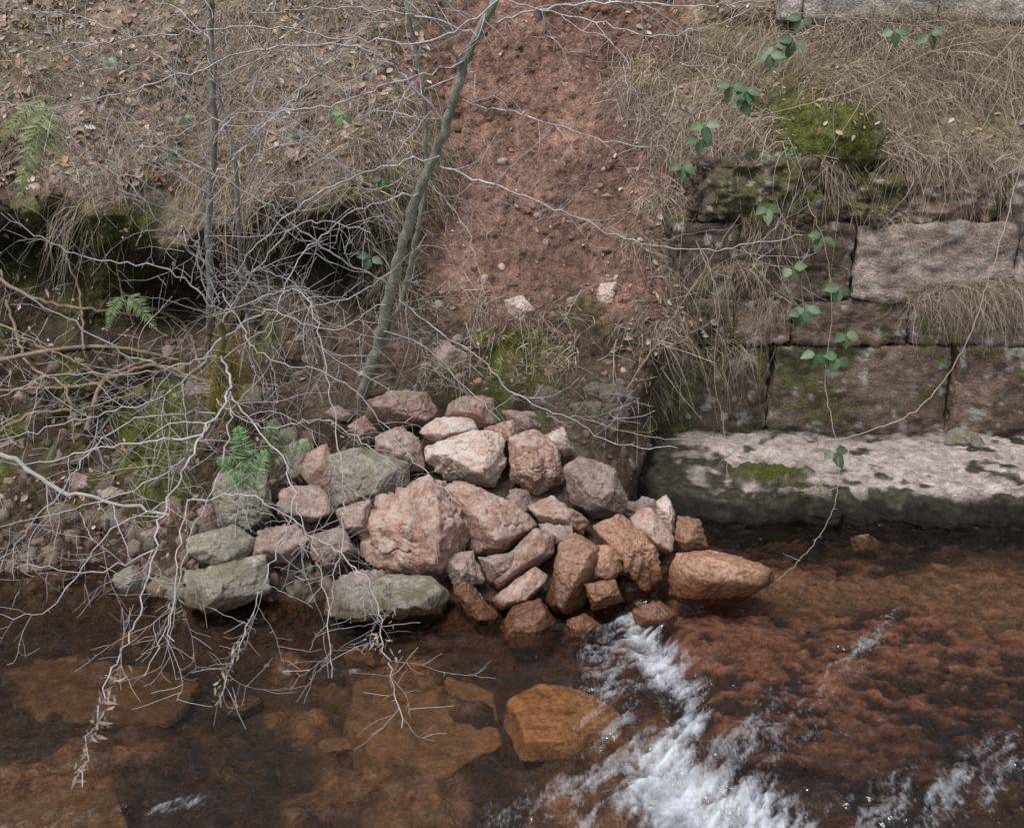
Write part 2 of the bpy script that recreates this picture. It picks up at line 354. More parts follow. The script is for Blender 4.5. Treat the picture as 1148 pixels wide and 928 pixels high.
fm = np.maximum(fm, plfoam_glint(X, Y, [(690, 715), (690, 790), (700, 860), (640, 930)], [50, 50, 64, 90], .38))
fm = np.maximum(fm, plfoam_glint(X, Y, [(1003, 690), (965, 740), (900, 800), (820, 845)], [12, 32, 56, 60], .30))
fm = np.maximum(fm, plfoam_glint(X, Y, [(940, 925), (1060, 895), (1170, 850)], [45, 60, 70], .33))
fm = np.maximum(fm, plfoam_glint(X, Y, [(0, 925), (120, 905), (230, 890)], [20, 18, 14], .28))  # glints on the left pool, painted as a pale streak with the foam colour
fm = np.maximum(fm, plfoam_glint(X, Y, [(300, 740), (340, 755), (400, 748)], [10, 12, 8], .28))
fl = np.array([-.62, -.78]); U_ = X*fl[0]+Y*fl[1]; W_ = X*fl[1]-Y*fl[0]
stq = fb2(U_*.24+.3*fb2(X, Y, 2.5, 2, 70), W_+.1*fb2(X, Y, 3, 2, 79), 17, 4, 71, .6)
stf = fb2(U_*.22+.1*fb2(X, Y, 6, 2, 70), W_+.05*fb2(X, Y, 5, 2, 79), 45, 3, 73, .6)
ff = np.minimum(1, fm*2)
foam_glint = fm+(.75*stq+.5*stf)*ff
rip = .014*fb2(X, Y, 3.0, 3, 74)+.010*fb2(X*.7, Y*1.4, 9, 3, 75)+.0035*fb2(X, Y, 30, 2, 76)
turb = np.clip(fm*1.4, 0, 1)
Zw = .05*rs+rip*(.7+.6*rs)+turb*(.034*fb2(X, Y, 8, 3, 77)+.03*stq+.014*stf)-.03*np.exp(-((X-xedge(Y)+.15)/.1)**2)*turb
m, nt, nd, lk = newmat('stream_water')
tc = N(nt, 'ShaderNodeTexCoord'); fa = N(nt, 'ShaderNodeAttribute', attribute_name='foam_glint')
mp = N(nt, 'ShaderNodeMapping'); mp.inputs['Rotation'].default_value = (0, 0, math.radians(38)); mp.inputs['Scale'].default_value = (1.0, .25, 1); lk.new(tc.outputs['Object'], mp.inputs[0])
w1 = N(nt, 'ShaderNodeTexNoise', i_Scale=26., i_Detail=3., i_Distortion=.6); lk.new(mp.outputs[0], w1.inputs['Vector'])
w2 = N(nt, 'ShaderNodeTexNoise', i_Scale=9., i_Detail=3.); lk.new(tc.outputs['Object'], w2.inputs['Vector'])
w3 = N(nt, 'ShaderNodeTexNoise', i_Scale=110., i_Detail=3., i_Roughness=.7, i_Distortion=.8); lk.new(mp.outputs[0], w3.inputs['Vector'])
b1 = N(nt, 'ShaderNodeBump', i_Strength=.9, i_Distance=.026); lk.new(w1.outputs[0], b1.inputs['Height'])
b2 = N(nt, 'ShaderNodeBump', i_Strength=.85, i_Distance=.045); lk.new(w2.outputs[0], b2.inputs['Height']); lk.new(b1.outputs[0], b2.inputs['Normal'])
tr = N(nt, 'ShaderNodeBsdfTransparent'); tr.inputs[0].default_value = (.84, .73, .63, 1)
gl = N(nt, 'ShaderNodeBsdfGlossy', i_Roughness=.04); lk.new(b2.outputs[0], gl.inputs['Normal']); gl.inputs[0].default_value = (1, 1, 1, 1)
fr = N(nt, 'ShaderNodeFresnel', i_IOR=1.5); lk.new(b2.outputs[0], fr.inputs['Normal'])
ms = N(nt, 'ShaderNodeMixShader'); lk.new(fr.outputs[0], ms.inputs[0]); lk.new(tr.outputs[0], ms.inputs[1]); lk.new(gl.outputs[0], ms.inputs[2])
fo = N(nt, 'ShaderNodeBsdfPrincipled', i_Roughness=.35); fo.inputs['Base Color'].default_value = (.66, .71, .77, 1)
s1 = N(nt, 'ShaderNodeMath', operation='MULTIPLY_ADD'); lk.new(w3.outputs[0], s1.inputs[0]); s1.inputs[1].default_value = .9; lk.new(fa.outputs['Fac'], s1.inputs[2])
s2 = N(nt, 'ShaderNodeMapRange'); lk.new(s1.outputs[0], s2.inputs[0]); s2.inputs[1].default_value = .72; s2.inputs[2].default_value = 1.7; s2.inputs[3].default_value = 0.; s2.inputs[4].default_value = .95
b3 = N(nt, 'ShaderNodeBump', i_Strength=.6, i_Distance=.01); lk.new(w3.outputs[0], b3.inputs['Height']); lk.new(b3.outputs[0], fo.inputs['Normal'])
m2 = N(nt, 'ShaderNodeMixShader'); lk.new(s2.outputs[0], m2.inputs[0]); lk.new(ms.outputs[0], m2.inputs[1]); lk.new(fo.outputs[0], m2.inputs[2])
o = N(nt, 'ShaderNodeOutputMaterial'); lk.new(m2.outputs[0], o.inputs[0]); M_water = m
mk('stream_water', np.stack([X, Y, Zw], -1), gridfaces(*X.shape), M_water, attrs={'foam_glint': foam_glint})

# ------------------------------------------------------------------ rocks
import bmesh
def ico(n):
    bm = bmesh.new(); bmesh.ops.create_icosphere(bm, subdivisions=n, radius=1); bm.verts.ensure_lookup_table()
    A = np.array([v.co[:] for v in bm.verts]); A /= np.linalg.norm(A, axis=1)[:, None]; B = np.array([[v.index for v in f.verts] for f in bm.faces]); bm.free(); return A, B
I6 = ico(6); I5 = ico(5); SV, SF = ico(2)
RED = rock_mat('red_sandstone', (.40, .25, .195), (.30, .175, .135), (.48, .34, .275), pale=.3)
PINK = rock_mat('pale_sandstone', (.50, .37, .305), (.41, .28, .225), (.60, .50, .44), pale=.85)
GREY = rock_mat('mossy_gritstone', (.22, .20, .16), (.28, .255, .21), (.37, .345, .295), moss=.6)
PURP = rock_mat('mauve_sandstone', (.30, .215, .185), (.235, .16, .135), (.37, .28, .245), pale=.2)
ORNG = rock_mat('wet_orange_stone', (.34, .19, .12), (.25, .135, .09), (.42, .26, .175), rough=.32, wet=.14)
OCH = rock_mat('submerged_stone', (.36, .215, .09), (.30, .17, .07), (.42, .27, .13), wet=-3)
DIM = rock_mat('submerged_dim_stone', (.20, .125, .065), (.15, .095, .055), (.26, .17, .10), wet=-3)
BIG = rock_mat('rough_red_sandstone', (.44, .265, .205), (.34, .195, .15), (.52, .39, .32), pale=.35)
pile_root = bpy.data.objects.new('rock_pile', None); scene.collection.objects.link(pile_root); pile_root.location = (0, 4.9, .3)
def pile_pt(u, v):
    d = ray(u, v); d = d/d[1]; y = (2.4+4.44*.74)/(.74-d[2]); return CAM+d*y
def rock(poly, mat, name, P0=None, thick=.8, p=44, parent=None, rough=.05, seed=None, push=.35):
    r = np.random.default_rng(seed if seed is not None else int(abs(poly[0][0])*7+poly[0][1]))
    A = np.array(poly, float); c = A.mean(0)
    if P0 is None: P0 = pile_pt(*c)
    d0 = (P0-CAM)@fw; a = np.stack([(A[:, 0]-c[0])/F*d0, -(A[:, 1]-c[1])/F*d0], -1)
    ar = .5*np.sum(a[:, 0]*np.roll(a[:, 1], -1)-np.roll(a[:, 0], -1)*a[:, 1])
    if ar < 0: a = a[::-1]
    S = math.sqrt(abs(ar)); Tk = S*.5*thick; ns = []; hs = []
    for i in range(len(a)):
        e = a[(i+1) % len(a)]-a[i]; n2 = np.array([e[1], -e[0]])/np.linalg.norm(e); h = max(n2@a[i], .02)
        for sg in (1, -1):
            t = r.uniform(.1, .95)*sg; n = np.array([n2[0], n2[1], t]); q = np.linalg.norm(n); ns.append(n/q); hs.append(h/q*1.04)
    for sg in (1, -1):
        for k in range(3):
            n = np.array([r.normal()*.5, r.normal()*.5+.3*sg, sg]); q = np.linalg.norm(n); ns.append(n/q); hs.append(Tk*r.uniform(.75, 1.1))
    ns = np.array(ns); hs = np.array(hs); IV, IF = I6 if S > .22 else I5
    D = IV@ns.T; R0 = 1/np.max(D/hs, axis=1); R = R0*((np.clip(D/hs*R0[:, None], 0, None)**p).sum(1))**(-1/p)
    V = IV*R[:, None]; o = r.uniform(0, 50, 3)
    disp = S*(rough*.65*fbm(V/S*2.2+o, 4, 80)+rough*.5*fbm(V/S*8+o, 4, 82))
    rg = np.abs(fbm(V/S*3.3+o, 3, 84)); disp = disp-S*rough*.5*np.exp(-(rg/.04)**2)
    ax = r.normal(size=3); ax /= np.linalg.norm(ax); stp = (V@ax)/S*5+1.2*fbm(V/S*1.5+o, 2, 86); disp = disp+S*rough*.5*(ss(.42, .58, stp-np.floor(stp))-.5)*ss(-.1, .2, fbm(V/S*1.3+o, 2, 88))
    V = V+IV*disp[:, None]
    W = P0+V[:, :1]*rt+V[:, 1:2]*up+V[:, 2:3]*(-fw) + fw*Tk*push
    ob = mk(name, W, IF, mat, origin=P0+fw*Tk*push)
    if parent is not None:
        ob.parent = parent; ob.matrix_parent_inverse.translation = -Vector(parent.location)
    return ob
def slab(outline, z, th, mat, seed):
    # flat stone lying on the river bed, outline given on the ground
    A = np.array([atz(u, v, z)[:2] for u, v in outline]); c = A.mean(0); r = np.random.default_rng(seed); a = A-c
    ar = .5*np.sum(a[:, 0]*np.roll(a[:, 1], -1)-np.roll(a[:, 0], -1)*a[:, 1])
    if ar < 0: a = a[::-1]
    S = math.sqrt(abs(ar)); ns = []; hs = []
    for i in range(len(a)):
        e = a[(i+1) % len(a)]-a[i]; n2 = np.array([e[1], -e[0]])/np.linalg.norm(e); n = np.array([n2[0], n2[1], r.uniform(.0, .4)]); q = np.linalg.norm(n); ns.append(n/q); hs.append((n2@a[i])/q)
    for sg in (1, -1):
        for k in range(2):
            n = np.array([r.normal()*.06, r.normal()*.06, sg]); q = np.linalg.norm(n); ns.append(n/q); hs.append(th)
    ns = np.array(ns); hs = np.array(hs); IV, IF = I6; D = (IV*[1, 1, .3]); D /= np.linalg.norm(D, axis=1)[:, None]
    G = D@ns.T; R0 = 1/np.max(G/hs, axis=1); R = R0*((np.clip(G/hs*R0[:, None], 0, None)**30).sum(1))**(-1/30)
    V = D*R[:, None]; V[:, 2] += .012*fbm(V*9+seed, 3, 5)+.02*fbm(V*3+seed, 2, 6); V[:, :2] += .02*np.stack([fbm(V*8, 2, 7), fbm(V*8, 2, 8)], -1)
    mk('submerged_boulder', V+[c[0], c[1], z-th], IF, mat, origin=[c[0], c[1], z-th])
RK = [
 ([(397,590),(420,560),(480,535),(530,590),(525,615),(490,655),(440,645),(400,625)], BIG, .8, .10),
 ([(470,520),(478,500),(530,482),(565,485),(567,520),(555,548),(500,540)], PINK, .9, .05),
 ([(493,545),(520,540),(580,565),(603,590),(560,627),(530,627),(508,590)], RED, .9, .06),
 ([(571,490),(600,483),(628,500),(632,540),(600,557),(572,540)], RED, 1., .05),
 ([(632,525),(650,512),(690,525),(705,560),(700,580),(665,582),(640,563)], PURP, 1., .05),
 ([(545,650),(600,592),(622,600),(622,622),(560,668)], RED, 1., .04),
 ([(610,680),(628,610),(645,600),(672,615),(668,650),(650,690),(625,692)], ORNG, .9, .05),
 ([(505,660),(520,648),(560,690),(555,702),(530,700)], ORNG, 1., .05),
 ([(560,705),(575,680),(605,672),(625,700),(620,725),(575,728)], ORNG, 1., .06),
 ([(413,470),(410,450),(440,436),(480,440),(492,460),(480,478),(440,480)], RED, .9, .05),
 ([(500,452),(520,443),(552,446),(560,475),(535,484),(500,470)], RED, .9, .05),
 ([(465,485),(490,468),(530,468),(536,482),(490,498)], PINK, .9, .05),
 ([(420,490),(440,474),(470,490),(476,527),(440,532),(422,515)], PURP, .9, .05),
 ([(560,458),(600,462),(608,480),(580,490)], PURP, 1., .06),
 ([(605,490),(632,478),(645,508),(620,514)], PINK, .9, .06),
 ([(590,567),(620,556),(662,585),(652,602),(610,590)], RED, .9, .05),
 ([(665,590),(700,576),(735,612),(742,650),(720,665),(690,630)], ORNG, .7, .08),
 ([(700,575),(725,563),(757,603),(752,622),(730,614)], RED, .9, .05),
 ([(736,560),(748,550),(757,575),(757,602),(740,595)], PINK, .9, .05),
 ([(757,605),(760,578),(785,583),(795,612),(770,624)], ORNG, 1., .05),
 ([(752,642),(760,622),(800,618),(868,638),(870,655),(830,678),(770,682),(753,668)], ORNG, 1., .045),
 ([(662,612),(690,613),(700,640),(680,658),(660,652)], ORNG, 1., .05),
 ([(552,672),(610,628),(622,640),(590,680),(560,686)], RED, 1., .05),
 ([(235,545),(245,530),(298,528),(302,575),(275,602),(243,592)], GREY, .9, .06),
 ([(203,642),(295,622),(302,665),(240,692),(205,680)], GREY, .8, .05),
 ([(345,655),(400,645),(480,648),(502,665),(497,695),(440,708),(352,694)], GREY, 1., .06),
 ([(362,512),(400,502),(457,520),(457,548),(420,575),(366,568)], GREY, .8, .06),
 ([(340,505),(365,498),(382,540),(362,562),(338,532)], RED, .8, .06),
 ([(312,547),(360,543),(375,575),(345,586),(310,578)], PURP, .9, .06),
 ([(208,603),(260,590),(285,605),(275,628),(235,634),(208,622)], GREY, .9, .06),
 ([(285,595),(330,588),(348,605),(322,634),(282,626)], PURP, .9, .06),
 ([(348,600),(385,590),(398,622),(370,640),(348,628)], PURP, .9, .06),
 ([(630,700),(655,687),(680,705),(660,722),(635,720)], ORNG, .8, .05),
 ([(708,684),(740,674),(768,692),(750,708),(715,704)], ORNG, .7, .04),
 ([(118,648),(148,634),(168,655),(142,668)], GREY, .8, .06),
 ([(388,478),(408,465),(424,485),(402,500)], RED, .9, .06),
 ([(566,545),(592,550),(600,572),(575,580)], PURP, .9, .06),
 ([(470,535),(500,540),(512,575),(480,560)], RED, .9, .06),
 ([(535,625),(575,620),(585,640),(550,655)], PURP, .9, .06),
 ([(600,585),(640,590),(650,612),(615,612)], PURP, .9, .06),
 ([(495,625),(530,618),(545,655),(510,662)], PURP, .9, .06),
 ([(385,640),(430,640),(440,662),(395,665)], PURP, .9, .06),
 ([(655,655),(690,650),(700,675),(665,685)], ORNG, .9, .06),
 ([(540,480),(575,470),(590,492),(560,505)], RED, .9, .06),
 ([(375,572),(415,560),(415,600),(385,600)], PURP, .9, .06),
 ([(318,500),(345,490),(350,530),(322,540)], GREY, .9, .06),
]
for poly, mt, tk, rg in RK: rock(poly, mt, 'pile_stone', thick=tk*1.05, rough=rg*1.3, parent=pile_root)
for i in range(60):
    u = random.uniform(240, 740); v = random.uniform(475, 690)
    if u > 620 and v < 560: continue
    if u < 400 and v < 520: continue
    s = random.uniform(12, 24); k = 5; r_ = np.random.default_rng(i)
    an = (np.arange(k)+.6*r_.uniform(-1, 1, k))/k*2*math.pi
    poly = [(u+s*1.3*math.cos(t), v+s*.8*math.sin(t)) for t in an]
    rock(poly, random.choice([PURP, RED, PURP]), 'pile_stone', P0=pile_pt(u, v)+np.array([0, .24, -.09]), parent=pile_root, seed=i, push=.3, rough=.07)
rock([(1052,485),(1070,479),(1105,488),(1112,505),(1080,510),(1055,500)], GREY, 'ledge_stone', P0=at(1082, 494, 6.25), thick=.8)
slab([(566,782),(600,764),(660,766),(696,780),(698,806),(640,826),(586,826)], -.055, .06, OCH, 3)
slab([(395,760),(470,742),(555,762),(566,830),(500,870),(420,860),(385,810)], -.13, .06, DIM, 8)
slab([(-30,900),(60,876),(140,892),(160,940),(0,960)], -.12, .06, DIM, 12)
slab([(0,745),(120,735),(230,760),(190,800),(40,800)], -.12, .05, DIM, 15)
rock([(955,600),(975,596),(990,606),(985,618),(960,618)], DIM, 'river_stone', P0=atz(972, 610, .02), thick=.9)
rock([(565,335),(585,328),(600,345),(590,362),(570,355)], PINK, 'bank_stone', P0=on_bank(582, 346, .02)[0], thick=.7, rough=.1)
rock([(470,395),(500,380),(530,400),(525,430),(480,432)], PURP, 'bank_stone', P0=on_bank(500, 408, .0)[0], thick=.7, rough=.08)
rock([(668,330),(680,305),(692,315),(688,342),(674,348)], PINK, 'bank_stone', P0=on_bank(680, 326, .02)[0], thick=.7, rough=.1)
DRK = rock_mat('dark_bank_stone', (.13, .11, .085), (.16, .13, .10), (.21, .18, .15), moss=.8)
for i in range(34):
    if i < 28: u = random.uniform(-10, 420); v = random.uniform(430, 640)
    else: u = random.uniform(610, 700); v = random.uniform(430, 560)
    s = random.uniform(8, 22); k = 6; r_ = np.random.default_rng(900+i)
    an = (np.arange(k)+.5*r_.uniform(-1, 1, k))/k*2*math.pi+r_.uniform(0, 1)
    rock([(u+s*1.3*math.cos(t), v+s*.8*math.sin(t)) for t in an], random.choice([DRK, DRK, PURP] if i < 28 else [DRK]), 'bank_stone', P0=on_bank(u, v, .0)[0], seed=900+i, rough=.09, thick=.8)
for i in range(14):
    u = random.uniform(0, 740); v = random.uniform(715, 920); s = random.uniform(10, 30); k = 6; r_ = np.random.default_rng(700+i)
    an = (np.arange(k)+.5*r_.uniform(-1, 1, k))/k*2*math.pi+r_.uniform(0, 1)
    rock([(u+s*1.5*math.cos(t), v+s*.6*math.sin(t)) for t in an], random.choice([DRK, DIM, DIM]), 'submerged_cobble', P0=atz(u, v, -.2), seed=700+i, rough=.06, thick=.6, push=.2)

# ------------------------------------------------------------------ soil clods
pb = Acc()
def scatter(n, u0, u1, v0, v1, s0, s1, cols, seed, pw=5):
    r = np.random.default_rng(seed); P = on_bank(r.uniform(u0, u1, n), r.uniform(v0, v1, n))
    for q in P:
        s = s0+(s1-s0)*r.random()**pw; k = r.uniform(.5, 1.3, 3)*s; an = r.uniform(0, 6.28); c, d = math.cos(an), math.sin(an)
        W = SV*(1+.8*fbm(SV*1.5+r.uniform(0, 90, 3), 3, 3))[:, None]*k; W = W@np.array([[c, d, 0], [-d, c, 0], [0, 0, 1]]); 
        pb.add(W+q+[0, s*.4, 0], np.array(cols[r.integers(len(cols))])*r.uniform(.75, 1.25), T=SF)
scatter(1000, 470, 740, 5, 440, .003, .03, [(.24, .145, .112), (.21, .125, .095), (.27, .17, .135), (.17, .10, .08)], 1)
scatter(22, 490, 730, 180, 440, .015, .035, [(.38, .28, .24), (.30, .2, .17), (.42, .34, .30)], 7, 1)
scatter(900, -20, 480, 380, 660, .005, .04, [(.12, .09, .07), (.16, .11, .09), (.2, .16, .13), (.08, .065, .05)], 2, 3)
scatter(400, -20, 400, 580, 670, .01, .05, [(.16, .10, .08), (.2, .14, .11), (.16, .14, .11)], 3, 3)
scatter(300, 560, 780, 400, 560, .005, .03, [(.10, .08, .06), (.14, .10, .08)], 4, 3)
pb.build('soil_clods', M_peb, smooth=True)

# ------------------------------------------------------------------ grass
STR = np.array([(.60, .50, .38), (.46, .375, .275), (.70, .61, .49), (.28, .215, .155), (.53, .45, .36)])
GRN = [(.12, .16, .05), (.16, .20, .07), (.10, .13, .05)]
def blades(P0, d0, L, k, wid, col, acc, seg=6, wig=1.):
    n = len(P0); t = np.linspace(0, 1, seg)[None, :, None]
    P = P0[:, None]+L[:, None, None]*(d0[:, None]*t*.9+np.array([0, 0, -1.])*k[:, None, None]*t**2)
    cr = rng.normal(size=(n, 3))*[.13, .09, .08]*wig; P = P+cr[:, None]*L[:, None, None]*np.sin(t*math.pi*rng.uniform(.7, 2.4, n)[:, None, None])
    P[..., 2] = np.maximum(P[..., 2], .06)
    w = rng.normal(size=(n, 3))*[1, .5, .6]; w /= np.linalg.norm(w, axis=1)[:, None]
    W = wid[:, None, None]*w[:, None]*(1-t*.8)
    V = np.stack([P-W, P+W], 2).reshape(-1, 3)
    b = (np.arange(n)*seg*2)[:, None]+np.arange(seg-1)[None]*2; b = b.ravel()
    Q = np.stack([b, b+1, b+3, b+2], -1)
    C = np.repeat(col, seg*2, 0); acc.add(V, C, Q)
def tufts(acc, n, u0, u1, v0, v1, per, L0, L1, k0=.5, k1=1.2, green=0., spread=.04, lean=0., outy=.55, tone=1., P=None):
    U = rng.uniform(u0, u1, n); Vv = rng.uniform(v0, v1, n)
    if P is None: P = on_bank(U, Vv)
    for q in P:
        m = int(per*rng.uniform(.4, 1.6)); sc = rng.uniform(.6, 1.3); o = rng.normal(size=(m, 3))*[spread, .02, spread*.6]; R = q+o
        R[:, 1] = np.minimum(bank(R[:, 0], R[:, 2]), q[1]+.1)
        dx = rng.normal()*.7+lean; d = np.stack([dx+rng.normal(size=m)*.45, -outy+rng.normal(size=m)*.25, .45+rng.normal(size=m)*.4], -1)
        d /= np.linalg.norm(d, axis=1)[:, None]
        ci = STR[rng.integers(len(STR), size=m)]; tt = tone*rng.uniform(.65, 1.15)
        g = rng.random(m) < green; gc = np.array(GRN)[rng.integers(3, size=m)]; ci = np.where(g[:, None], gc, ci)*tt*rng.uniform(.6, 1.2, (m, 1))
        blades(R, d, sc*rng.uniform(L0, L1, m)*rng.uniform(.7, 1.15), rng.uniform(k0, k1, m), rng.uniform(.0012, .0028, m), ci, acc)
g = Acc()
tufts(g, 95, 240, 480, -20, 220, 44, .18, .45, lean=-.1)
tufts(g, 75, -20, 320, -20, 200, 28, .15, .4, lean=-.1, tone=.9)
tufts(g, 20, 90, 340, 185, 240, 50, .2, .45, .9, 1.6)
tufts(g, 26, 390, 490, 150, 340, 44, .18, .40, green=.12)
tufts(g, 12, 0, 120, 60, 160, 30, .2, .4, green=.1)
tufts(g, 26, 470, 560, 190, 430, 14, .1, .3)
tufts(g, 22, -20, 400, 330, 500, 10, .1, .25, green=.5, tone=.6)
g.build('dry_grass', M_straw, smooth=False)
g = Acc()
tufts(g, 95, 710, 870, 40, 270, 46, .2, .5, .6, 1.4, lean=-.05, tone=1.05)
tufts(g, 42, 690, 850, 230, 400, 34, .15, .38, .7, 1.4, tone=.92)
tufts(g, 14, 590, 640, 330, 430, 30, .12, .28, green=.1)
tufts(g, 22, 480, 640, 380, 440, 30, .1, .25, green=.5)
tufts(g, 20, 660, 880, 380, 480, 16, .15, .3, green=.15, tone=.8)
g.build('dry_grass', M_straw, smooth=False)
g = Acc()
tufts(g, 125, 930, 1170, -15, 110, 56, .22, .5, .4, 1.2)
tufts(g, 16, 860, 960, 0, 50, 34, .25, .45, .6, 1.4)
m = 46; Pw = np.stack([rng.uniform(2.1, 3.6, m), 6.47+rng.uniform(-.02, .14, m), np.full(m, 1.80)+rng.uniform(-.05, .05, m)], -1)
tufts(g, m, 0, 1, 0, 1, 64, .12, .34, .5, 1.8, P=Pw, outy=.35)
m = 14; Pw = np.stack([rng.uniform(1.25, 1.9, m), 6.42+rng.uniform(-.02, .1, m), np.full(m, 1.72)+rng.uniform(-.08, .05, m)], -1)
tufts(g, m, 0, 1, 0, 1, 34, .15, .32, .8, 1.9, P=Pw, tone=.9)
for (u, v, n) in [(1040, 335, 170), (1070, 328, 170), (1095, 322, 170), (1115, 325, 170), (1140, 325, 170), (1000, 240, 60), (860, 250, 120), (830, 300, 120), (870, 335, 70), (810, 390, 60), (1120, 180, 120), (720, 430, 80), (700, 400, 80)]:
    P = at(u, v, 6.42); m = n; R = P+rng.normal(size=(m, 3))*[.07, .008, .02]
    d = np.stack([rng.normal(size=m)*.6, -.6+rng.normal(size=m)*.2, .3+rng.normal(size=m)*.4], -1); d /= np.linalg.norm(d, axis=1)[:, None]
    blades(R, d, rng.uniform(.12, .32, m), rng.uniform(.5, 1.1, m), rng.uniform(.001, .002, m), STR[rng.integers(5, size=m)]*rng.uniform(.6, 1, (m, 1)), g)
g.build('dry_grass', M_straw, smooth=False)

g = Acc()
def moss(n, u0, u1, v0, v1, fn=None, L=(.008, .02), tint=(.12, .125, .038)):
    U = rng.uniform(u0, u1, n); Vv = rng.uniform(v0, v1, n)
    P = on_bank(U, Vv) if fn is None else fn(U, Vv)
    keep = fbm(P*4.5, 3, 97) > -.05; P = P[keep]; m = len(P)
    d = rng.normal(size=(m, 3))*.5+[0, -.5, .7]; d /= np.linalg.norm(d, axis=1)[:, None]
    c = np.array(tint)*rng.uniform(.5, 1.5, (m, 1))*np.stack([rng.uniform(.8, 1.3, m), np.ones(m), np.ones(m)], -1)
    blades(P, d, rng.uniform(*L, m), rng.uniform(0, .5, m), rng.uniform(.001, .002, m), c, g, 3)
moss(30000, 830, 980, 60, 200)
moss(9000, 340, 470, 80, 260, tint=(.14, .14, .045))
moss(40000, 0, 300, 350, 590, tint=(.13, .14, .038))
moss(16000, 0, 240, 230, 350, tint=(.13, .135, .04))
moss(12000, 480, 780, 380, 500, tint=(.09, .11, .035))
moss(3500, 845, 930, 515, 555, fn=lambda U, V_: atz(U, V_, .18)+rng.normal(size=(len(U), 3))*[0, 0, .008], tint=(.12, .13, .025))
cP = at(255, 425, 5.42); q = rng.normal(size=(5000, 3))*[.05, .04, .11]+cP
d = rng.normal(size=(5000, 3))+[0, -.4, -.2]; d /= np.linalg.norm(d, axis=1)[:, None]
blades(q, d, rng.uniform(.01, .03, 5000), rng.uniform(.2, .8, 5000), rng.uniform(.001, .002, 5000), np.array([.26, .21, .06])*rng.uniform(.5, 1.4, (5000, 1)), g, 3)
g.build('moss', M_moss, smooth=False)

# ------------------------------------------------------------------ leaves
def leaf(acc, P, d, nrm, L, W, col, curl=.2, seg=5):
    d = d/np.linalg.norm(d); s = np.cross(d, nrm); s /= np.linalg.norm(s)+1e-9; n = np.cross(s, d)
    t = np.linspace(0, 1, seg); w = W*np.sin(np.clip(t*.93+.04, 0, 1)**.75*math.pi)*(1-.12*(np.arange(seg) % 2))
    mid = P+d*(t*L)[:, None]-n*(curl*L*t**2)[:, None]
    Lf = mid-s*w[:, None]+n*(w*.3)[:, None]; Rg = mid+s*w[:, None]+n*(w*.3)[:, None]
    V = np.stack([Lf, mid, Rg], 1).reshape(-1, 3); Q = []
    for i in range(seg-1):
        b = i*3; Q += [[b, b+1, b+4, b+3], [b+1, b+2, b+5, b+4]]
    c = np.repeat(np.array(col)[None], seg*3, 0)*1.; c[1::3] *= 1.25
    acc.add(V, c, np.array(Q))
lf = Acc(); DC = [(.38, .26, .19), (.48, .38, .31), (.27, .175, .12), (.58, .50, .43), (.40, .29, .22)]
def litter(n, u0, u1, v0, v1, s0=.02, s1=.05):
    P = on_bank(rng.uniform(u0, u1, n), rng.uniform(v0, v1, n), .012)
    for q in P:
        nr = np.array([rng.normal()*.5, -.6+rng.normal()*.35, .7+rng.normal()*.3]); d = np.cross(nr, rng.normal(size=3)); L = rng.uniform(s0, s1)
        leaf(lf, q, d, nr/np.linalg.norm(nr), L, L*rng.uniform(.25, .45), np.array(DC[rng.integers(5)])*rng.uniform(.6, 1.2), rng.uniform(-.4, .5), 4)
litter(2300, -20, 480, -20, 210, .02, .065); litter(350, -20, 480, 240, 620, .015, .04); litter(160, 480, 720, 0, 440, .01, .035); litter(450, 700, 1150, 0, 160); litter(240, 690, 860, 100, 430)
lf.build('leaf_litter', M_dead, smooth=False)

# ------------------------------------------------------------------ twigs & branches
TW = np.array([.47, .44, .43]); DKT = np.array([.19, .175, .15])
def smooth_pl(P, step=.035):
    P = np.asarray(P, float); n = len(P); seg = np.linalg.norm(np.diff(P, axis=0), axis=1); s = np.concatenate([[0], np.cumsum(seg)])
    m = max(4, int(s[-1]/step)); t = np.linspace(0, s[-1], m); M = np.gradient(P, s, axis=0)
    i = np.clip(np.searchsorted(s, t)-1, 0, n-2); h = seg[i]; x = ((t-s[i])/h)[:, None]; h = h[:, None]
    return (2*x**3-3*x**2+1)*P[i]+(x**3-2*x**2+x)*h*M[i]+(-2*x**3+3*x**2)*P[i+1]+(x**3-x**2)*h*M[i+1]
def clampz(P):
    P[:, 2] = np.maximum(P[:, 2], .05); return P
def grow(acc, p, d, L, r, depth, droop=.25, prob=.4):
    st = .032; n = max(3, int(L/st)); P = [p]; d = d/np.linalg.norm(d); z = rng.normal(size=3)*.12; J = rng.normal(size=(n, 3))*.13
    for i in range(n):
        d = d+J[i]+np.array([0, 0, -droop*.06])+z*(1 if i % 2 else -1)*.9; d /= np.linalg.norm(d)
        P.append(P[-1]+d*st)
    P = clampz(np.array(P)); lim = bank_base(P[:, 0], P[:, 2])-.08; P[:, 1] = np.minimum(P[:, 1], lim)
    R = np.linspace(r, max(r*.4, .0011), len(P)); acc.tube(P, R, TW*rng.uniform(.5, 1.15), 3 if r < .003 else 5)
    if depth > 0: side(acc, P, R, depth, prob, droop)
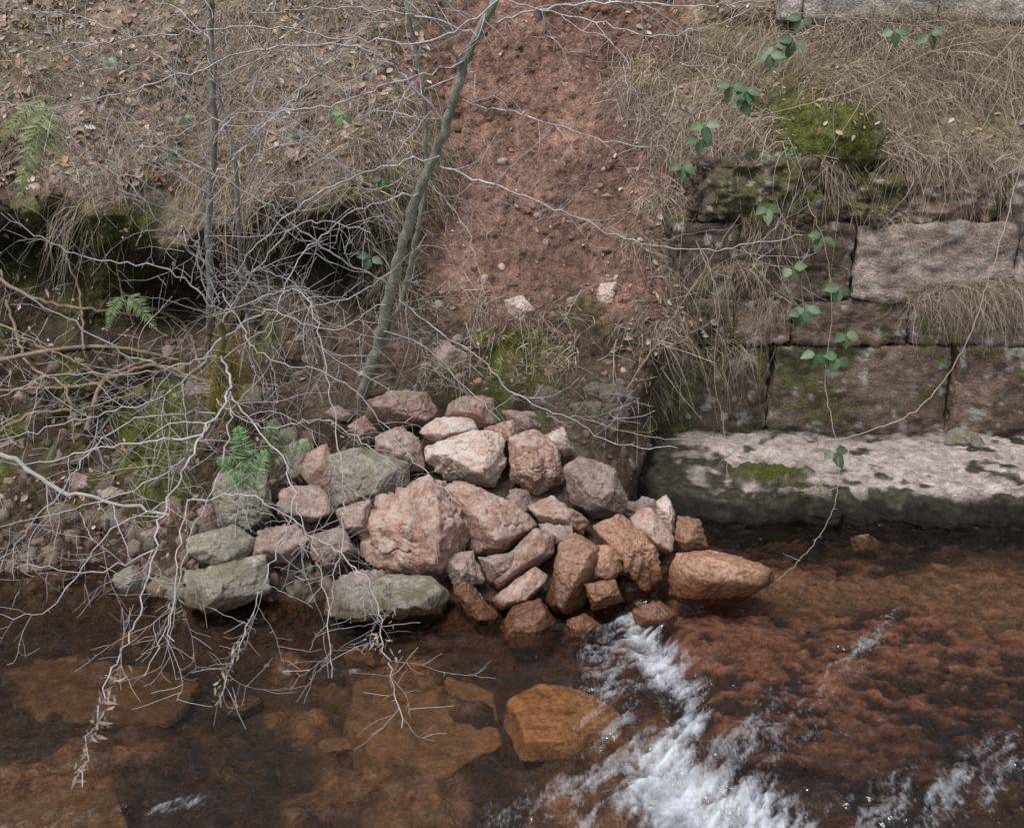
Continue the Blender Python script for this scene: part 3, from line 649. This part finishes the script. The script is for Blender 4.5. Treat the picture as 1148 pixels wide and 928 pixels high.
def side(acc, P, R, depth, prob, droop, lscale=1.):
    T = np.gradient(P, axis=0); n = len(P)
    for i in range(1, n-1):
        if rng.random() < prob:
            t = T[i]/(np.linalg.norm(T[i])+1e-9); q = rng.normal(size=3)*[1, .6, 1]; q -= q@t*t; q /= np.linalg.norm(q)
            d = t*rng.uniform(.2, .9)+q*rng.uniform(.6, 1)
            L = (rng.uniform(.05, .2) if depth == 1 else rng.uniform(.12, .5))*lscale
            grow(acc, P[i], d, L, max(.0014, R[i]*.55 if depth > 1 else R[i]*.6) if R[i] < .008 else .0034, depth-1, droop)
        elif rng.random() < .3 and depth <= 2:
            t = T[i]/(np.linalg.norm(T[i])+1e-9); q = rng.normal(size=3); q -= q@t*t; q /= np.linalg.norm(q)
            acc.tube(np.array([P[i], P[i]+q*rng.uniform(.008, .022)]), [.0015, .0005], TW, 3)
def branch(acc, pts, r0, r1, depth=2, prob=.25, jit=.006, col=None, droop=.25, lscale=1., zmin=.08):
    P = smooth_pl([at(u, v, y, zmin) for u, v, y in pts]); n = len(P)
    P = P+rng.normal(size=P.shape)*jit
    R = np.linspace(r0, r1, n)*(1+.06*rng.normal(size=n)); c = (DKT if col is None and r0 > .01 else (TW if col is None else np.array(col)))
    cc = np.repeat(c[None], n, 0)*(1+.3*fbm(P*6, 3, 5)[:, None]); acc.tube(P, R, cc, 10 if r0 > .01 else 5)
    if depth: side(acc, P, R, depth, prob, droop, lscale)
    return P
def bpt(u, v, off=0):
    q = on_bank(u, v)[0]; return q[1]+off
GS = (.27, .28, .22)
t = Acc()
branch(t, [(392, 470, 5.75), (412, 425, 5.6), (430, 360, 5.5), (447, 290, 5.36), (470, 215, 5.22), (497, 150, 5.12), (518, 80, 5.03), (545, 20, 4.96), (590, -60, 4.88)], .032, .015, 1, .12, .004, GS)
branch(t, [(425, 400, 5.58), (452, 330, 5.5), (466, 270, 5.42), (478, 190, 5.3), (474, 100, 5.2), (460, 20, 5.1), (450, -60, 5.0)], .014, .008, 2, .3, .004, GS)
branch(t, [(518, 85, 5.03), (500, 40, 4.95), (480, 0, 4.9), (470, -60, 4.85)], .010, .006, 2, .3, .004, GS)
for pl, r in [
 ([(492,185,5.15),(560,210,5.0),(640,240,4.95),(705,268,4.9),(790,280,4.85),(900,262,4.8)], .0052),
 ([(518,112,5.06),(600,133,5.0),(690,160,4.95),(748,168,4.9)], .0042),
 ([(540,30,4.97),(600,12,4.9),(680,2,4.85),(780,8,4.8),(870,2,4.8)], .006),
 ([(560,0,4.9),(640,18,4.85),(740,40,4.8),(860,8,4.8)], .0034),
 ([(448,338,5.42),(490,370,5.3),(530,395,5.25),(575,440,5.2),(640,470,5.1),(700,500,5.05),(760,500,5.0)], .004),
 ([(478,200,5.2),(520,250,5.1),(545,330,5.05)], .003),
 ([(430,370,5.45),(470,385,5.35),(520,430,5.3),(560,470,5.2)], .0034),
 ]: branch(t, pl, r, .0018, 2, .24)
for pl, r in [
 ([(500,140,5.1),(420,60,5.0),(330,50,4.9),(200,85,4.8),(60,120,4.7),(-40,110,4.6)], .0065),
 ([(492,175,5.1),(420,190,5.0),(350,222,4.9),(300,262,4.85),(255,320,4.8)], .0055),
 ([(470,215,5.2),(400,235,5.1),(330,300,5.0),(300,380,4.9)], .0045),
 ([(520,70,5.0),(450,90,4.9),(360,120,4.85),(260,130,4.8),(150,170,4.7)], .0048),
 ([(535,40,4.95),(470,20,4.85),(380,10,4.8),(280,15,4.75)], .005),
 ([(560,0,4.9),(500,40,4.85),(400,45,4.8),(300,30,4.75),(180,40,4.7),(20,60,4.65)], .0045),
 ([(445,300,5.35),(400,330,5.2),(330,350,5.1),(250,400,4.95)], .004),
 ([(420,400,5.5),(370,395,5.35),(300,330,5.2),(255,300,5.1)], .0045),
 ([(455,270,5.3),(400,200,5.1),(330,150,5.0),(240,60,4.9),(200,-20,4.8)], .0048),
 ([(440,320,5.3),(380,290,5.1),(300,230,5.0),(180,160,4.9),(80,60,4.8)], .0045),
 ]: branch(t, pl, r, .0018, 2, .38)
t.build('hawthorn_tree', M_bark)
t = Acc()
branch(t, [(232, 400, bpt(232, 400)), (236, 330, 5.65), (234, 250, 5.6), (240, 160, 5.5), (237, 60, 5.4), (238, -60, 5.3)], .019, .014, 1, .22, .003, (.21, .21, .19))
for pl, r in [([(236,300,5.62),(180,250,5.4),(120,180,5.3),(60,150,5.2)], .0045), ([(238,200,5.5),(300,140,5.3),(380,60,5.2),(440,0,5.1)], .0055),
   ([(237,120,5.45),(170,60,5.3),(90,20,5.2),(0,10,5.1)], .0045), ([(236,90,5.4),(300,60,5.3),(370,-10,5.2)], .004), ([(237,160,5.45),(290,90,5.3),(310,-20,5.2)], .004),
   ([(237,220,5.5),(160,170,5.3),(100,90,5.2),(80,-20,5.1)], .004)]: branch(t, pl, r, .0017, 2, .36)
t.build('sapling', M_bark)
t = Acc()
branch(t, [(283, 370, bpt(283, 370)), (270, 290, 5.6), (266, 220, 5.5), (262, 170, 5.45), (246, 110, 5.4), (230, -40, 5.3)], .012, .008, 2, .25, .003, (.24, .235, .22))
branch(t, [(262, 240, 5.5), (300, 200, 5.4), (330, 120, 5.3), (350, 20, 5.2)], .004, .002, 2, .3)
t.build('sapling', M_bark)
t = Acc()
branch(t, [(235, 470, bpt(235, 470)), (242, 430, 5.45), (250, 400, 5.35), (246, 350, 5.3)], .03, .018, 1, .1, .006, (.17, .16, .07))
for pl, r in [
 ([(250,400,5.3),(258,440,5.0),(225,490,4.7),(190,560,4.4),(172,620,4.2),(150,700,3.9),(110,790,3.5),(88,880,3.2)], .0065),
 ([(248,380,5.3),(180,445,5.0),(90,470,4.8),(-20,500,4.6)], .0055),
 ([(240,460,5.2),(130,480,4.9),(60,560,4.6),(-10,640,4.4)], .005),
 ([(210,560,4.6),(290,560,4.5),(350,600,4.4),(415,655,4.2),(430,720,4.0),(452,815,3.6)], .0045),
 ([(258,440,5.0),(330,560,4.6),(300,640,4.3),(262,740,3.9),(243,792,3.7)], .0042),
 ([(250,330,5.3),(300,400,5.0),(390,430,4.9),(450,500,4.8),(515,565,4.6)], .0038),
 ([(250,350,5.2),(340,330,5.0),(370,440,4.8),(385,560,4.5),(370,690,4.1)], .0034),
 ([(230,430,5.2),(150,400,5.0),(60,350,4.9),(-20,300,4.8)], .006),
 ([(225,490,4.8),(120,500,4.7),(30,520,4.6),(-20,515,4.5)], .0055),
 ([(240,450,5.1),(300,480,4.9),(360,470,4.8),(440,520,4.6)], .0034),
 ([(190,560,4.5),(120,600,4.3),(40,690,4.1),(-20,690,4.0)], .0038),
 ([(172,620,4.2),(100,640,4.1),(20,630,4.0)], .0034),
 ([(210,560,4.5),(195,660,4.1),(190,720,3.9)], .0034),
 ([(258,440,5.0),(250,520,4.7),(215,600,4.4),(190,690,4.1),(160,760,3.8)], .0034),
 ([(250,350,5.2),(180,300,5.1),(100,290,5.0),(0,240,4.9)], .005),
 ([(246,340,5.2),(200,240,5.1),(150,200,5.0),(60,190,4.9)], .0045),
 ([(250,360,5.2),(290,300,5.1),(340,250,5.0),(420,260,4.9)], .0045),
 ([(246,400,5.2),(140,420,5.0),(60,420,4.9),(-10,450,4.8)], .0045),
 ([(240,470,5.1),(200,520,4.8),(120,560,4.6),(0,590,4.4)], .004),
 ([(330,560,4.6),(360,640,4.2),(372,760,3.8)], .0025),
 ([(246,360,5.2),(220,280,5.1),(280,180,5.0),(360,150,4.9)], .0045),
 ([(250,380,5.2),(300,350,5.1),(370,370,5.0),(430,340,4.9)], .004),
 ]: branch(t, pl, r, .0018, 2, .29, jit=.007, droop=.6)
branch(t, [(-40, 500, 5.0), (10, 512, 4.95), (60, 545, 4.9), (110, 560, 4.85), (190, 577, 4.75)], .013, .006, 2, .2, .006, (.40, .38, .37))
dl = Acc()
for (u0, v0, u1, v1, n) in [(85, 870, 135, 745, 110), (240, 785, 270, 710, 40), (412, 712, 445, 735, 30), (180, 640, 205, 700, 44), (425, 640, 440, 700, 12), (60, 130, 150, 110, 12), (-5, 300, 60, 330, 8)]:
    for i in range(n):
        s = rng.random(); yy = 3.35 if v0 > 800 else (3.75 if v0 > 700 else 4.1) if v0 > 500 else 4.8
        q = at(u0+(u1-u0)*s+rng.normal()*4, v0+(v1-v0)*s+rng.normal()*5, yy+rng.normal()*.03); d = rng.normal(size=3)*.6+[0, 0, -1]; L = rng.uniform(.012, .04)
        leaf(dl, q, d, rng.normal(size=3), L, L*.18, np.array([.34, .28, .225])*rng.uniform(.6, 1.3), rng.uniform(-.9, 1.2))
bush = t.build('thorn_bush', M_twig)
dl.build('withered_leaves', M_dead, parent=bush)

t = Acc(); RTC = (.22, .17, .115)
for pl, r in [([(-10, 290), (60, 325), (120, 340), (190, 352)], .012), ([(55, 215), (75, 260), (95, 310), (110, 380)], .010), ([(0, 400), (60, 385), (140, 380), (210, 395)], .014),
   ([(240, 420), (180, 400), (120, 420), (50, 425), (-10, 430)], .012), ([(0, 480), (50, 455), (110, 445), (160, 430)], .010), ([(110, 470), (125, 420), (180, 395)], .013), ([(20, 330), (40, 400), (90, 430), (100, 480)], .009),
   ([(150, 330), (200, 350), (235, 400)], .012), ([(250, 260), (280, 320), (290, 380)], .008), ([(330, 300), (360, 350), (400, 380)], .008), ([(0, 350), (40, 370), (120, 400), (170, 450)], .006), ([(160, 230), (140, 300), (160, 360)], .006)]:
    P = np.array([on_bank(u, v, .08+.06*random.random())[0] for u, v in pl]); P = smooth_pl(P); P = P+rng.normal(size=P.shape)*.004
    t.tube(P, np.linspace(r, r*.6, len(P)), np.repeat(np.array(RTC)[None], len(P), 0)*(1+.4*fbm(P*8, 3, 5)[:, None]), 8)
    side(t, P, np.full(len(P), .003), 1, .25, .6, 1.6)
t.build('tree_roots', M_bark)

t = Acc()
for i in range(480):
    u = rng.uniform(-20, 860); v = rng.uniform(0, 470) if u > 450 else rng.uniform(0, 620)
    if 500 < u < 680 and rng.random() < .4: continue
    q = on_bank(u, v, .02)[0]; d = np.array([rng.normal(), -.15+rng.normal()*.1, rng.normal()*.8])
    grow(t, q, d, rng.uniform(.08, .4), rng.uniform(.0014, .003), 1 if rng.random() < .4 else 0, .3, .15)
t.build('fallen_twigs', M_twig)

# ------------------------------------------------------------------ brambles
LG = [(.09, .17, .07), (.12, .20, .10), (.07, .13, .06), (.16, .22, .14)]
def trifol(acc, u, v, y, s=.075):
    q = at(u, v, y); a0 = rng.uniform(-.6, .6)-math.pi/2
    for k in (-1.25, 0, 1.25):
        a = a0+k*rng.uniform(.8, 1.15); d = np.array([math.cos(a), -.25+rng.normal()*.2, math.sin(a)*.9])
        leaf(acc, q+d*.012, d, np.array([rng.normal()*.35, -.8, .55]), s*rng.uniform(.85, 1.15)*(1.1 if k == 0 else .9), s*.38, np.array(LG[rng.integers(4)])*rng.uniform(.7, 1.2), rng.uniform(0, .35), 7)
ST = (.42, .34, .26)
def bramble(stems, leaves, s=.075):
    t = Acc(); 
    for pl, r in stems: branch(t, pl, r, r*.6, 1, .06, .003, ST)
    ob = t.build('bramble', M_twig); l = Acc()
    for u, v, y in leaves: trifol(l, u, v, y, s)
    if leaves: l.build('leaves', M_leaf, parent=ob)
bramble([([(905,225,6.25),(925,275,6.2),(932,350,6.15),(925,430,6.1),(938,500,5.9),(932,575,5.3),(900,625,4.9),(868,652,4.6)], .0024),
         ([(870,225,6.3),(895,290,6.25),(900,345,6.2)], .0018), ([(780,270,6.1),(805,330,6.0),(800,420,5.95),(812,480,5.9),(815,545,5.5)], .002), ([(700,440,5.9),(790,300,6.1),(830,240,6.2)], .002)],
        [(922,265,6.15),(888,300,6.2),(903,345,6.15),(898,350,6.1),(942,322,6.1),(947,373,6.1),(915,395,6.1),(940,400,6.05),(935,505,5.85)], .08)
bramble([([(1160,130,5.9),(1135,220,5.9),(1110,310,5.85),(1075,400,5.8),(1030,457,5.75),(960,488,5.7),(880,498,5.7),(800,495,5.6),(720,488,5.5),(640,465,5.4)], .0036),
         ([(1148,30,5.9),(1090,110,5.9),(1148,170,5.9)], .003), ([(850,130,6.3),(960,100,6.2),(1040,60,6.1),(1148,40,6.0)], .0028)], [])
bramble([([(870,20,6.8),(835,90,6.6),(790,150,6.5),(760,190,6.5)], .002), ([(860,10,6.8),(950,20,6.8),(1040,30,6.7)], .002)],
        [(868,52,6.75),(862,62,6.7),(890,45,6.75),(820,95,6.45),(835,100,6.45),(832,112,6.45),(790,140,6.4),(785,155,6.4),(765,185,6.4),(1003,35,6.8),(1042,38,6.8),(900,20,6.9),(860,232,6.3)], .08)
bramble([([(380,120,6.2),(400,200,5.9),(415,290,5.6)], .0015)], [(415,288,5.6),(385,128,6.0),(205,130,6.0),(120,65,6.2),(330,150,5.9),(430,200,5.8),(190,170,5.9)], .055)
l = Acc()
for i in range(60):
    u, v = random.choice([(885, 172), (885, 172), (575, 435), (610, 500), (655, 485)]); q = at(u+rng.normal()*7, v+rng.normal()*6, 6.2 if v < 300 else 5.6)
    leaf(l, q, rng.normal(size=3), np.array([0, -.7, .7]), .018, .009, np.array([.10, .20, .07])*rng.uniform(.7, 1.3))
l.build('bank_herbs', M_leaf)

# ------------------------------------------------------------------ ferns
def fern(fronds, col):
    a = Acc()
    for (u0, v0, y0, u1, v1, y1, w) in fronds:
        A = at(u0, v0, y0); B = at(u1, v1, y1); m = (A+B)/2+np.array([0, -.05, .07]); n = 24; s = np.linspace(0, 1, n)[:, None]
        P = (1-s)**2*A+2*s*(1-s)*m+s**2*B; a.tube(P, np.linspace(.002, .0007, n), np.array(col)*1.0, 4); T = np.gradient(P, axis=0)
        L = np.linalg.norm(B-A)
        for i in range(4, n-1):
            t = T[i]/np.linalg.norm(T[i]); sd_ = np.cross(t, [rng.normal()*.1, -.8, .5]); sd_ /= np.linalg.norm(sd_); ww = w*L*math.sin(math.pi*(.2+.78*(i/n)**.8))*.9
            for sg in (-1, 1):
                leaf(a, P[i], sd_*sg+t*.5+rng.normal(size=3)*.12+[0, 0, -.15], np.array([0, -.8, .5]), abs(ww)*rng.uniform(.8, 1.1)+.004, L/n*.36, np.array(col)*rng.uniform(.6, 1.3), rng.uniform(.1, .4), 6)
    a.build('fern', M_leaf)
fern([(58, 112, 5.0, 22, 222, 4.8, .22), (56, 112, 5.05, 42, 205, 4.85, .20), (60, 110, 5.1, 2, 160, 4.9, .20), (56, 115, 5.0, 68, 190, 4.9, .2)], (.17, .22, .08))
fern([(285, 545, 4.75, 266, 478, 4.7, .24), (285, 548, 4.75, 243, 515, 4.65, .24), (285, 548, 4.75, 300, 505, 4.7, .24), (285, 548, 4.75, 255, 540, 4.6, .24)], (.13, .27, .09))
fern([(300, 520, 5.0, 330, 480, 4.95, .2), (300, 520, 5.0, 352, 500, 4.9, .2), (300, 520, 5.0, 310, 470, 4.9, .2)], (.16, .20, .09))
fern([(140, 330, 5.6, 175, 370, 5.4, .2), (140, 330, 5.6, 120, 372, 5.4, .2)], (.13, .19, .07))

sp = Acc()
for i in range(90):
    u, v = random.choice([(765, 780), (760, 890), (830, 905), (800, 895)]); q = atz(u+rng.normal()*20, v+rng.normal()*10, .0); q[2] = .04+abs(rng.normal())*.012
    sp.add(SV*rng.uniform(.0008, .0018)+q, (.7, .74, .8), T=SF)
sp.build('water_spray', M_moss)

# ------------------------------------------------------------------ light & camera
w = bpy.data.worlds.new('World'); scene.world = w; w.use_nodes = True; nt = w.node_tree
bg = nt.nodes['Background']; sky = nt.nodes.new('ShaderNodeTexSky'); sky.sky_type = 'NISHITA'; sky.sun_disc = False
EL, AZ = 62, 215
sky.sun_elevation = math.radians(EL); sky.sun_rotation = math.radians(AZ); sky.air_density = 1.0; sky.dust_density = 3.0
hs = nt.nodes.new('ShaderNodeHueSaturation'); hs.inputs['Saturation'].default_value = .45; nt.links.new(sky.outputs[0], hs.inputs['Color']); nt.links.new(hs.outputs[0], bg.inputs[0]); bg.inputs[1].default_value = .15
sl = bpy.data.lights.new('sun', 'SUN'); sl.energy = 2.2; sl.angle = math.radians(14); sl.color = (1, .97, .94)
so = bpy.data.objects.new('sun', sl); scene.collection.objects.link(so)
dv = Vector((math.sin(math.radians(AZ))*math.cos(math.radians(EL)), math.cos(math.radians(AZ))*math.cos(math.radians(EL)), math.sin(math.radians(EL))))
so.rotation_euler = dv.to_track_quat('Z', 'Y').to_euler()
cd = bpy.data.cameras.new('camera'); cam = bpy.data.objects.new('camera', cd); scene.collection.objects.link(cam)
cam.location = CAM; cam.rotation_euler = (math.radians(90)-TH, 0, 0); cd.sensor_width = 36; cd.lens = 36*F/1148; cd.clip_end = 300; scene.camera = cam
scene.view_settings.view_transform = 'Standard'; scene.view_settings.look = 'None'; scene.view_settings.exposure = 0
